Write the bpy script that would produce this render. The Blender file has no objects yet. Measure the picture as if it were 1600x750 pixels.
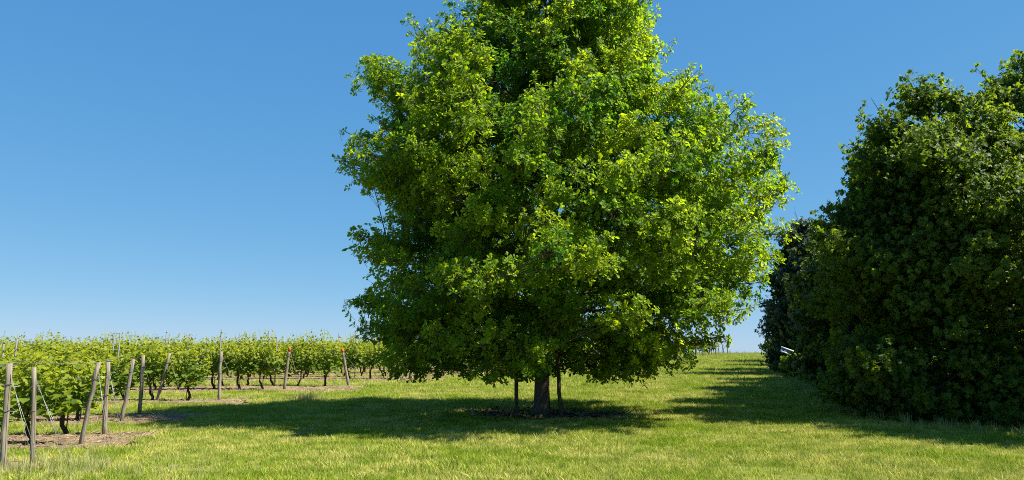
import bpy, math, random
import numpy as np
from mathutils import Vector

# ------------------------------------------------------------------ camera, sky, sun, exposure
scene = bpy.context.scene
COL = scene.collection
cam_d = bpy.data.cameras.new('camera')
cam = bpy.data.objects.new('camera', cam_d)
COL.objects.link(cam)
cam_d.sensor_width = 36.0
cam_d.lens = 26.7
cam_d.clip_end = 6000
cam.location = (0, 0, 1.7)
cam.rotation_euler = (math.radians(90 + 8.157), 0, 0)
scene.camera = cam

SUN_ELEV, SUN_AZ = 52.5, 101.0           # azimuth clockwise from the view direction (+Y)
world = bpy.data.worlds.new('World')
scene.world = world
world.use_nodes = True
wn, wl = world.node_tree.nodes, world.node_tree.links
wn.clear()
sky = wn.new('ShaderNodeTexSky')
sky.sky_type = 'NISHITA'
sky.sun_disc = False
sky.sun_elevation = math.radians(SUN_ELEV)
sky.sun_rotation = math.radians(SUN_AZ)
sky.altitude = 0
sky.air_density = 0.6
sky.dust_density = 0.1
sky.ozone_density = 8.0
wbg = wn.new('ShaderNodeBackground')
wbg.inputs['Strength'].default_value = 0.10
wout = wn.new('ShaderNodeOutputWorld')
# film-like response per channel: keeps the sky blue down to the horizon
EXPOSURE = 1.35
wsep, wcom = wn.new('ShaderNodeSeparateColor'), wn.new('ShaderNodeCombineColor')
wl.new(sky.outputs[0], wsep.inputs[0])
for ch, (gain, gam) in enumerate(((.145, .80), (.292, .455), (.520, .245))):
    pw = wn.new('ShaderNodeMath')
    pw.operation = 'POWER'
    pw.inputs[1].default_value = gam
    ml = wn.new('ShaderNodeMath')
    ml.operation = 'MULTIPLY'
    ml.inputs[1].default_value = gain * 10.0 / 2 ** EXPOSURE
    wl.new(wsep.outputs[ch], pw.inputs[0])
    wl.new(pw.outputs[0], ml.inputs[0])
    wl.new(ml.outputs[0], wcom.inputs[ch])
wl.new(wcom.outputs[0], wbg.inputs['Color'])
wl.new(wbg.outputs[0], wout.inputs['Surface'])

sd = Vector((math.sin(math.radians(SUN_AZ)) * math.cos(math.radians(SUN_ELEV)),
             math.cos(math.radians(SUN_AZ)) * math.cos(math.radians(SUN_ELEV)),
             math.sin(math.radians(SUN_ELEV))))
sun_d = bpy.data.lights.new('sun', 'SUN')
sun_d.energy = 5.0
sun_d.angle = math.radians(0.53)
sun_d.color = (1.0, 0.95, 0.86)
sun = bpy.data.objects.new('sun', sun_d)
COL.objects.link(sun)
sun.rotation_euler = sd.to_track_quat('Z', 'Y').to_euler()
sun.location = (20, -5, 30)

vs = scene.view_settings
vs.view_transform = 'Standard'
vs.look = 'None'
vs.exposure = EXPOSURE
vs.gamma = 1.0
vs.use_curve_mapping = False
cy = scene.cycles
cy.use_denoising = False
cy.pixel_filter_type = 'BLACKMAN_HARRIS'
cy.filter_width = 1.0
cy.max_bounces = 8
cy.diffuse_bounces = 4
cy.glossy_bounces = 2
cy.transmission_bounces = 4
cy.transparent_max_bounces = 8

# ------------------------------------------------------------------ helpers
rng = np.random.default_rng(7)


def norm(v):
    v = np.asarray(v, float)
    return v / np.maximum(np.linalg.norm(v, axis=-1, keepdims=True), 1e-9)


def sstep(t):
    t = np.clip(t, 0, 1)
    return t * t * (3 - 2 * t)


def terrain(x, y):
    x = np.asarray(x, float)
    y = np.asarray(y, float)
    z = 1.0 * sstep((y - 12) / 103.0)
    yy = np.maximum(y - 112, 0)
    z = z - np.where(yy < 200, 0.00012 * yy ** 2, 4.8 + 0.048 * (yy - 200))
    z = z - .014 * np.clip(-x - 8, 0, 60) * sstep((y - 18) / 40)
    near = np.clip(1 - np.abs(y - 30) / 80, 0, 1)
    z = z + near * (0.025 * np.sin(x * 0.9 + 0.6 * np.sin(y * 0.5)) * np.sin(y * 0.8 + 1.3)
                    + 0.03 * np.sin(x * 0.31 + 2) * np.cos(y * 0.27))
    return z


def T(x, y):
    return float(terrain(x, y))


def mesh_from(name, V, F, mats=(), attrs=None, face_mat=None, smooth=False):
    V = np.asarray(V, np.float32)
    F = np.asarray(F, np.int32)
    me = bpy.data.meshes.new(name)
    n, k = F.shape
    me.vertices.add(len(V))
    me.vertices.foreach_set('co', V.ravel())
    me.loops.add(n * k)
    me.loops.foreach_set('vertex_index', F.ravel())
    me.polygons.add(n)
    me.polygons.foreach_set('loop_start', np.arange(0, n * k, k, dtype=np.int32))
    for m in mats:
        me.materials.append(m)
    if face_mat is not None:
        me.polygons.foreach_set('material_index', np.asarray(face_mat, np.int32))
    if smooth:
        me.polygons.foreach_set('use_smooth', np.ones(n, dtype=bool))
    for an, av in (attrs or {}).items():
        a = me.attributes.new(an, 'FLOAT', 'POINT')
        a.data.foreach_set('value', np.asarray(av, np.float32))
    me.update(calc_edges=True)
    return me


def link(name, me, parent=None, loc=None, rotz=0.0):
    o = bpy.data.objects.new(name, me)
    COL.objects.link(o)
    if parent is not None:
        o.parent = parent
    if loc is not None:
        o.location = loc
    o.rotation_euler = (0, 0, rotz)
    return o


def tag(o, label=None, cat=None, group=None, kind=None):
    if label:
        o['label'] = label
    if cat:
        o['category'] = cat
    if group:
        o['group'] = group
    if kind:
        o['kind'] = kind
    return o


class Geo:
    """collects triangles with a per-vertex tint and a material index per face"""

    def __init__(s):
        s.V, s.F, s.A, s.M, s.n = [], [], [], [], 0

    def add(s, V, F, tint=0.5, mi=0):
        V = np.asarray(V, float).reshape(-1, 3)
        F = np.asarray(F, int).reshape(-1, 3)
        s.V.append(V)
        s.F.append(F + s.n)
        s.A.append(np.broadcast_to(np.asarray(tint, float), (len(V),)).copy())
        s.M.append(np.full(len(F), mi))
        s.n += len(V)

    def mesh(s, name, mats, smooth=False):
        return mesh_from(name, np.concatenate(s.V), np.concatenate(s.F), mats,
                         {'tint': np.concatenate(s.A)}, np.concatenate(s.M), smooth)

    def leaves(s, pos, d, up, size, tint, tmpl, mi=0):
        TV, TF = tmpl
        pos, d = np.asarray(pos, float), norm(d)
        side = norm(np.cross(d, up))
        nrm = np.cross(side, d)
        size = np.asarray(size, float)[:, None, None]
        V = pos[:, None, :] + size * (TV[None, :, 0:1] * side[:, None, :] + TV[None, :, 1:2] * d[:, None, :]
                                      + TV[None, :, 2:3] * nrm[:, None, :])
        n, k = len(pos), len(TV)
        F = TF[None] + (np.arange(n) * k)[:, None, None]
        s.add(V.reshape(-1, 3), F.reshape(-1, 3), np.repeat(tint, k), mi)

    def sticks(s, A, B, ra, rb, sides=3, tint=0.5, mi=0):
        A, B = np.asarray(A, float), np.asarray(B, float)
        d = norm(B - A)
        ref = np.where(np.abs(d[:, 2:3]) > 0.9, np.array([[1., 0, 0]]), np.array([[0, 0, 1.]]))
        u = norm(np.cross(d, ref))
        v = np.cross(d, u)
        ang = np.arange(sides) * 2 * math.pi / sides
        ring = np.cos(ang)[None, :, None] * u[:, None] + np.sin(ang)[None, :, None] * v[:, None]
        ra = np.broadcast_to(ra, (len(A),))[:, None, None]
        rb = np.broadcast_to(rb, (len(A),))[:, None, None]
        V = np.concatenate([A[:, None] + ring * ra, B[:, None] + ring * rb], 1)
        f = []
        for i in range(sides):
            j = (i + 1) % sides
            f += [(i, j, sides + j), (i, sides + j, sides + i)]
        F = np.array(f)[None] + (np.arange(len(A)) * 2 * sides)[:, None, None]
        s.add(V.reshape(-1, 3), F.reshape(-1, 3), tint, mi)

    def tube(s, pts, rad, sides=8, tint=0.5, mi=0, rough=0.0, seed=0, cap=True):
        pts = np.asarray(pts, float)
        n = len(pts)
        rad = np.broadcast_to(rad, (n,))
        tan = norm(np.gradient(pts, axis=0))
        ref = np.array([1., 0, 0]) if abs(tan[0][2]) > 0.8 else np.array([0, 0, 1.])
        u = norm(np.cross(tan, ref))
        v = np.cross(tan, u)
        ang = np.arange(sides) * 2 * math.pi / sides
        r = np.repeat(rad[:, None], sides, 1)
        if rough:
            g = np.random.default_rng(seed)
            lobe = g.normal(0, rough, sides)[None, :] + g.normal(0, rough * .5, (n, sides))
            r = r * (1 + lobe)
        V = pts[:, None] + r[:, :, None] * (np.cos(ang)[None, :, None] * u[:, None] + np.sin(ang)[None, :, None] * v[:, None])
        V = V.reshape(-1, 3)
        F = []
        for i in range(n - 1):
            for j in range(sides):
                k = (j + 1) % sides
                a, b, c, d = i * sides + j, i * sides + k, (i + 1) * sides + k, (i + 1) * sides + j
                F += [(a, b, c), (a, c, d)]
        if cap:
            V = np.concatenate([V, pts[:1], pts[-1:]])
            for j in range(sides):
                k = (j + 1) % sides
                F += [(n * sides, k, j), (n * sides + 1, (n - 1) * sides + j, (n - 1) * sides + k)]
        s.add(V, F, tint, mi)


def bez(a, b, c, n):
    t = np.linspace(0, 1, n)[:, None]
    return (1 - t) ** 2 * a + 2 * t * (1 - t) * b + t * t * c


# leaf outlines: x across, y along, z normal
def lobed(outline, mid):
    """leaf from its right-hand outline, fanned from a point on the sunken midrib"""
    V = [(0, 0, 0), (0, mid, -.06), (0, 1, 0)]
    F = []
    for sg in (1, -1):
        k = len(V)
        V += [(sg * x, y, .16 * x) for x, y in outline]
        ch = [0] + list(range(k, k + len(outline))) + [2]
        for a, b in zip(ch[:-1], ch[1:]):
            F.append((a, b, 1) if sg > 0 else (b, a, 1))
    return np.array(V), np.array(F)


OAK_LEAF = lobed([(.14, .22), (.08, .32), (.26, .46), (.15, .56), (.36, .70), (.22, .80), (.20, .95)], .55)
MAPLE_LEAF = (np.array([(0, 0, 0), (-.42, .05, .05), (-.62, .5, .10), (-.22, .56, .03), (0, 1, -.08), (.22, .56, .03), (.62, .5, .10), (.42, .05, .05)]),
              np.array([(0, 2, 1), (0, 3, 2), (0, 4, 3), (0, 5, 4), (0, 6, 5), (0, 7, 6)]))
VINE_LEAF = (np.array([(0, 0, 0), (-.40, -.08, .05), (-.60, .40, .08), (-.30, .72, .04), (0, .95, -.06), (.30, .72, .04), (.60, .40, .08), (.40, -.08, .05)]),
             np.array([(0, 2, 1), (0, 3, 2), (0, 4, 3), (0, 5, 4), (0, 6, 5), (0, 7, 6)]))


# ------------------------------------------------------------------ materials
def new_mat(name):
    m = bpy.data.materials.new(name)
    m.use_nodes = True
    m.node_tree.nodes.clear()
    return m, m.node_tree.nodes, m.node_tree.links


def mixc(N, L, fac, a, b, bt='MIX'):
    n = N.new('ShaderNodeMix')
    n.data_type = 'RGBA'
    n.blend_type = bt
    for sock, v in ((n.inputs[0], fac), (n.inputs[6], a), (n.inputs[7], b)):
        if isinstance(v, (tuple, list)):
            sock.default_value = tuple(v) + (1.0,) * (4 - len(v))
        elif isinstance(v, (int, float)):
            sock.default_value = v
        else:
            L.new(v, sock)
    return n.outputs[2]


def noise(N, L, scale, detail=3, rough=.55, vec=None):
    n = N.new('ShaderNodeTexNoise')
    n.inputs['Scale'].default_value = scale
    n.inputs['Detail'].default_value = detail
    n.inputs['Roughness'].default_value = rough
    if vec is not None:
        L.new(vec, n.inputs['Vector'])
    return n.outputs[0]


def ramp(N, L, src, stops):
    r = N.new('ShaderNodeValToRGB')
    e = r.color_ramp.elements
    while len(e) > 1:
        e.remove(e[-1])
    for i, (p, c) in enumerate(stops):
        el = e[0] if i == 0 else e.new(p)
        el.position = p
        el.color = (c, c, c, 1) if isinstance(c, (int, float)) else tuple(c) + (1,)
    L.new(src, r.inputs[0])
    return r.outputs[0]


def principled(N, L, color, rough=.8, spec=.3, bump=None, bstr=.3, bdist=.02):
    p = N.new('ShaderNodeBsdfPrincipled')
    if isinstance(color, tuple):
        p.inputs['Base Color'].default_value = color + (1,)
    else:
        L.new(color, p.inputs['Base Color'])
    p.inputs['Roughness'].default_value = rough
    p.inputs['Specular IOR Level'].default_value = spec
    if bump is not None:
        b = N.new('ShaderNodeBump')
        b.inputs['Strength'].default_value = bstr
        b.inputs['Distance'].default_value = bdist
        L.new(bump, b.inputs['Height'])
        L.new(b.outputs[0], p.inputs['Normal'])
    return p.outputs[0]


def out(N, L, sh):
    o = N.new('ShaderNodeOutputMaterial')
    L.new(sh, o.inputs['Surface'])


def leaf_mat(name, old, young, t_old, t_young, trans=.42, rough=.48, spec=.35):
    m, N, L = new_mat(name)
    a = N.new('ShaderNodeAttribute')
    a.attribute_name = 'tint'
    a2 = N.new('ShaderNodeAttribute')
    a2.attribute_type = 'INSTANCER'
    a2.attribute_name = 'ctint'
    ad = N.new('ShaderNodeMath')
    ad.operation = 'ADD'
    ad.use_clamp = True
    L.new(a.outputs['Fac'], ad.inputs[0])
    L.new(a2.outputs['Fac'], ad.inputs[1])
    f = ad.outputs[0]
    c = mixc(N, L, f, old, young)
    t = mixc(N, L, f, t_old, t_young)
    p = principled(N, L, c, rough, spec)
    tr = N.new('ShaderNodeBsdfTranslucent')
    L.new(t, tr.inputs['Color'])
    ms = N.new('ShaderNodeMixShader')
    ms.inputs[0].default_value = trans
    L.new(p, ms.inputs[1])
    L.new(tr.outputs[0], ms.inputs[2])
    out(N, L, ms.outputs[0])
    return m


def bark_mat(name, c1, c2, scale=18, bstr=.6, stretch=.25):
    m, N, L = new_mat(name)
    tc = N.new('ShaderNodeTexCoord')
    mp = N.new('ShaderNodeMapping')
    mp.inputs['Scale'].default_value = (1, 1, stretch)
    L.new(tc.outputs['Object'], mp.inputs['Vector'])
    n1 = noise(N, L, scale, 6, .65, mp.outputs[0])
    n2 = noise(N, L, 2.5, 3, .5, tc.outputs['Object'])
    c = mixc(N, L, ramp(N, L, n1, [(.35, 0.0), (.65, 1.0)]), c1, c2)
    c = mixc(N, L, ramp(N, L, n2, [(.4, 0.0), (.7, .5)]), c, tuple(x * .6 for x in c2))
    out(N, L, principled(N, L, c, .9, .2, n1, bstr, .03))
    return m


M = {}
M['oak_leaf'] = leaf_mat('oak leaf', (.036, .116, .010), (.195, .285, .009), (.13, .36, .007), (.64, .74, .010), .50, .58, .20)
M['maple_leaf'] = leaf_mat('maple leaf', (.040, .096, .013), (.122, .180, .016), (.12, .23, .010), (.37, .48, .012), .44, .55, .22)
M['hazel_leaf'] = leaf_mat('yellowish hedge leaf', (.045, .085, .012), (.12, .16, .015), (.10, .16, .008), (.26, .32, .01), .38)
M['grey_leaf'] = leaf_mat('grey green hedge leaf', (.035, .065, .025), (.075, .11, .035), (.05, .09, .015), (.10, .16, .02), .28)
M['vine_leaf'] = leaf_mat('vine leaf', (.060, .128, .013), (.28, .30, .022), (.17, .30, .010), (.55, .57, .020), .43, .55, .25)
M['oak_bark'] = bark_mat('oak bark', (.060, .048, .036), (.135, .115, .090), 22, .8, .3)
M['dark_bark'] = bark_mat('dark bark', (.035, .028, .022), (.085, .070, .055), 22, .7, .3)
M['vine_bark'] = bark_mat('vine bark', (.022, .015, .011), (.075, .052, .036), 40, .9, .2)
M['post_wood'] = bark_mat('weathered post wood', (.135, .112, .084), (.28, .24, .18), 30, .5, .06)
M['stake_wood'] = bark_mat('stake wood', (.05, .038, .028), (.11, .085, .06), 30, .5, .06)
M['dead_wood'] = bark_mat('dead pale wood', (.22, .18, .14), (.40, .35, .28), 20, .3, .2)


def plain(name, c, rough=.6, spec=.3, metal=0, var=.25):
    m, N, L = new_mat(name)
    tc = N.new('ShaderNodeTexCoord')
    n = noise(N, L, 9, 4, .6, tc.outputs['Object'])
    col = mixc(N, L, ramp(N, L, n, [(.35, 0.0), (.7, 1.0)]), c, tuple(x * (1 - var) for x in c))
    p = N.new('ShaderNodeBsdfPrincipled')
    L.new(col, p.inputs['Base Color'])
    p.inputs['Roughness'].default_value = rough
    p.inputs['Specular IOR Level'].default_value = spec
    p.inputs['Metallic'].default_value = metal
    out(N, L, p.outputs[0])
    return m


M['orange'] = plain('orange paint', (.55, .10, .02), .7, .2)
M['steel'] = plain('galvanised steel', (.17, .17, .17), .7, .3, .2)
M['wire'] = plain('fence wire', (.30, .30, .29), .5, .5, .5)
M['white'] = plain('white board', (.72, .76, .82), .6)
M['blue'] = plain('blue board', (.05, .13, .42), .6)
M['bird_white'] = plain('white feathers', (.75, .75, .75), .8)
M['bird_grey'] = plain('grey feathers', (.12, .12, .14), .8)
M['stone'] = plain('pale stone', (.30, .27, .22), .9, .2)
M['tie'] = plain('tie webbing', (.10, .11, .10), .8)


def ground_mat():
    m, N, L = new_mat('meadow ground')
    g = N.new('ShaderNodeNewGeometry')
    P = g.outputs['Position']
    n1 = noise(N, L, .55, 4, .6, P)
    n2 = noise(N, L, 3.2, 5, .65, P)
    n3 = noise(N, L, 40, 4, .7, P)
    c = mixc(N, L, ramp(N, L, n2, [(.35, 0.0), (.68, 1.0)]), (.13, .17, .020), (.22, .235, .040))
    dry = ramp(N, L, n1, [(.50, 0.0), (.68, .85)])
    c = mixc(N, L, dry, c, (.30, .26, .105))
    c = mixc(N, L, ramp(N, L, n3, [(.3, .0), (.75, .55)]), c, (.07, .075, .02))
    out(N, L, principled(N, L, c, .95, .1, n3, .8, .04))
    return m


def soil_mat():
    m, N, L = new_mat('dry soil and mulch')
    g = N.new('ShaderNodeNewGeometry')
    P = g.outputs['Position']
    n1 = noise(N, L, 2.2, 4, .6, P)
    n2 = noise(N, L, 26, 5, .7, P)
    c = mixc(N, L, ramp(N, L, n1, [(.38, 0.0), (.62, 1.0)]), (.16, .105, .065), (.31, .225, .135))
    c = mixc(N, L, ramp(N, L, n2, [(.3, .75), (.55, 0.0)]), c, (.09, .055, .032))
    out(N, L, principled(N, L, c, .95, .1, n2, 1.0, .05))
    return m


def dark_soil_mat():
    m, N, L = new_mat('dark humus')
    g = N.new('ShaderNodeNewGeometry')
    P = g.outputs['Position']
    n2 = noise(N, L, 22, 5, .7, P)
    c = mixc(N, L, ramp(N, L, n2, [(.35, 0.0), (.65, 1.0)]), (.035, .026, .017), (.085, .062, .040))
    out(N, L, principled(N, L, c, .95, .1, n2, 1.0, .05))
    return m


def grass_mat(name, green1, green2, straw, dry_lo=.50, dry_hi=.70):
    m, N, L = new_mat(name)
    g = N.new('ShaderNodeNewGeometry')
    P = g.outputs['Position']
    oi = N.new('ShaderNodeObjectInfo')
    a = N.new('ShaderNodeAttribute')
    a.attribute_name = 'tint'
    c = mixc(N, L, oi.outputs['Random'], green1, green2)
    big = noise(N, L, .45, 5, .68, P)
    mid = noise(N, L, 1.6, 4, .65, P)
    f = N.new('ShaderNodeMath')
    f.operation = 'MULTIPLY_ADD'
    L.new(a.outputs['Fac'], f.inputs[0])
    f.inputs[1].default_value = .30
    L.new(big, f.inputs[2])
    dry = ramp(N, L, f.outputs[0], [(dry_lo + .12, 0.0), (dry_hi + .20, 1.0)])
    c = mixc(N, L, dry, c, straw)
    c = mixc(N, L, ramp(N, L, mid, [(.44, 0.0), (.60, .65)]), c, tuple(x * .80 for x in green1))
    p = principled(N, L, c, .7, .12)
    tr = N.new('ShaderNodeBsdfTranslucent')
    L.new(mixc(N, L, .5, c, (.30, .36, .03)), tr.inputs['Color'])
    ms = N.new('ShaderNodeMixShader')
    ms.inputs[0].default_value = .32
    L.new(p, ms.inputs[1])
    L.new(tr.outputs[0], ms.inputs[2])
    out(N, L, ms.outputs[0])
    return m


M['ground'] = ground_mat()
M['soil'] = soil_mat()
M['dark_soil'] = dark_soil_mat()
M['grass'] = grass_mat('grass blade', (.13, .25, .008), (.31, .385, .014), (.63, .55, .17), .44, .585)
M['tall_grass'] = grass_mat('tall pale grass blade', (.20, .25, .055), (.38, .40, .13), (.60, .54, .26), .40, .62)
M['shade_grass'] = grass_mat('lush hedge grass blade', (.06, .11, .02), (.11, .15, .03), (.24, .24, .09))
M['straw'] = plain('dry clippings', (.33, .255, .155), .9, .1)
M['litter'] = plain('dead leaves', (.09, .065, .04), .9, .1)

# ------------------------------------------------------------------ ground
xs = np.concatenate([-np.geomspace(2500, 62, 22), np.arange(-60, 60.1, .5), np.geomspace(62, 2500, 22)])
ys = np.concatenate([-np.geomspace(300, 6, 12), np.arange(-4, 70, .5), np.arange(70, 160, 1.5), np.geomspace(160, 3000, 26)])
GX, GY = np.meshgrid(xs, ys)
GV = np.stack([GX, GY, terrain(GX, GY)], -1).reshape(-1, 3)
nx, ny = len(xs), len(ys)
ii, jj = np.meshgrid(np.arange(nx - 1), np.arange(ny - 1))
q = (jj * nx + ii).ravel()
GF = np.stack([q, q + 1, q + nx + 1, q + nx], -1)
ground = link('ground', mesh_from('ground', GV, GF, [M['ground']], smooth=True))
tag(ground, 'rough meadow ground rising gently to a low crest', None, None, 'structure')

# ------------------------------------------------------------------ vineyard layout (rows run across the view, ends on the headland)
# y of the row end, x of the row end, canopy height
ROWS = [(11.2, -7.45, 1.42), (13.6, -7.9, 1.46), (15.2, -8.3, 1.48), (18.1, -9.6, 1.60), (19.7, -9.8, 1.66), (24.7, -9.9, 1.78),
        (30.3, -9.3, 1.90), (32.5, -7.4, 1.94), (38.8, -5.5, 2.08), (41.6, -3.2, 2.0), (45.0, -1.6, 1.95), (47.2, 0.2, 1.9),
        (52.0, 3.0, 1.9), (54.2, 4.2, 1.9)]
SL = 0.02                                   # rows drift a little towards the camera on their far left


def row_y(y0, x0, x):
    return y0 + SL * (x - x0)


BANDS = [(10.85, 11.6, -6.7), (13.0, 15.55, -6.9), (17.6, 20.1, -7.9), (23.9, 25.6, -8.6), (29.5, 32.9, -6.2), (38.0, 40.0, -3.4),
         (41.0, 42.2, -2.0), (44.4, 47.8, 1.5), (51.4, 54.9, 5.5)]


def in_band(x, y):
    r = np.zeros(np.shape(x), bool)
    for y0, y1, xe in BANDS:
        w = .14 * np.sin(x * 3.1 + y0) + .10 * np.sin(x * 7.7 + y0 * 2)
        yy = y - SL * (x - xe)
        r |= (x < xe + .45 * np.sin(y * 4.2)) & (yy > y0 + w) & (yy < y1 + w)
    return r


g = np.random.default_rng(3)
litter_pts = []
for k, (y0, y1, xe) in enumerate(BANDS):
    xl = -0.72 * y1 - 4
    xx = np.arange(xl, xe + .26, .13)
    tt = np.linspace(0, 1, max(8, int((y1 - y0) / .16)))
    X, Tt = np.meshgrid(xx, tt)
    w = .14 * np.sin(X * 3.1 + y0) + .10 * np.sin(X * 7.7 + y0 * 2)
    Y = y0 + (y1 - y0) * Tt + SL * (X - xe) + w
    edge = np.minimum(np.minimum(Tt, 1 - Tt) * (y1 - y0) / .22, (xe + .2 + .25 * np.sin(Y * 4.2) - X) / .3)
    hum = np.clip(edge, -1, 1)
    Z = terrain(X, Y) + np.where(hum > 0, .012 + .035 * hum + g.normal(0, .014, X.shape) * hum, -.03 + .04 * hum * 0)
    V = np.stack([X, Y, Z], -1).reshape(-1, 3)
    a, b = len(xx), len(tt)
    ii, jj = np.meshgrid(np.arange(a - 1), np.arange(b - 1))
    q = (jj * a + ii).ravel()
    F = np.stack([q, q + 1, q + a + 1, q + a], -1)
    o = link('soil_strip', mesh_from('soil_strip', V, F, [M['soil']]))
    tag(o, 'strip of dry tan soil and mulch under the vines', None, 'soil strips under the vine rows', 'structure')
    n = int((xe - xl) * (y1 - y0) * (55 if y0 < 26 else 22))
    px = g.uniform(xl, xe, n)
    py = g.uniform(y0, y1, n) + SL * (px - xe)
    litter_pts.append(np.stack([px, py], -1))

# dry clippings and clods on the strips (nobody could count them)
lp = np.concatenate(litter_pts)
G = Geo()
ang = g.uniform(0, 2 * math.pi, len(lp))
P0 = np.stack([lp[:, 0], lp[:, 1], terrain(lp[:, 0], lp[:, 1]) + .04 + g.uniform(0, .03, len(lp))], -1)
D0 = np.stack([np.cos(ang), np.sin(ang), g.normal(0, .25, len(lp))], -1)
ln = g.uniform(.05, .20, len(lp))
G.sticks(P0 - D0 * ln[:, None] / 2, P0 + D0 * ln[:, None] / 2, g.uniform(.004, .012, len(lp)), .003, 3)
sel = g.random(len(lp)) < .35
CP = P0[sel] - [0, 0, .02]
ang = g.uniform(0, 6.28, sel.sum())
octv = np.array([(1, 0, 0), (0, 1, 0), (-1, 0, 0), (0, -1, 0), (0, 0, .7), (0, 0, -.7)])
octf = np.array([(0, 1, 4), (1, 2, 4), (2, 3, 4), (3, 0, 4), (1, 0, 5), (2, 1, 5), (3, 2, 5), (0, 3, 5)])
V = CP[:, None] + octv[None] * g.uniform(.015, .05, (sel.sum(), 1, 1)) * g.uniform(.6, 1.3, (sel.sum(), 6, 1))
F = octf[None] + (np.arange(sel.sum()) * 6)[:, None, None]
G.add(V.reshape(-1, 3), F.reshape(-1, 3), .5, 1)
o = link('dry_clippings', G.mesh('dry_clippings', [M['straw'], M['soil']]))
tag(o, 'dry vine clippings and clods strewn over the soil strips', 'mulch', None, 'stuff')

# ------------------------------------------------------------------ tree builder
def lobing(seed, amp):
    r = np.random.default_rng(seed)
    ph = r.uniform(0, 6.28, 8)

    def f(h, az):
        return 1 + amp * (.5 * np.sin(3 * az + 1.1 * h + ph[0]) + .4 * np.sin(5 * az - 1.7 * h + ph[1])
                          + .4 * np.sin(2 * az + 2.6 * h + ph[2]) + .3 * np.sin(7 * az + 3.3 * h + ph[3]))
    return f


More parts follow.
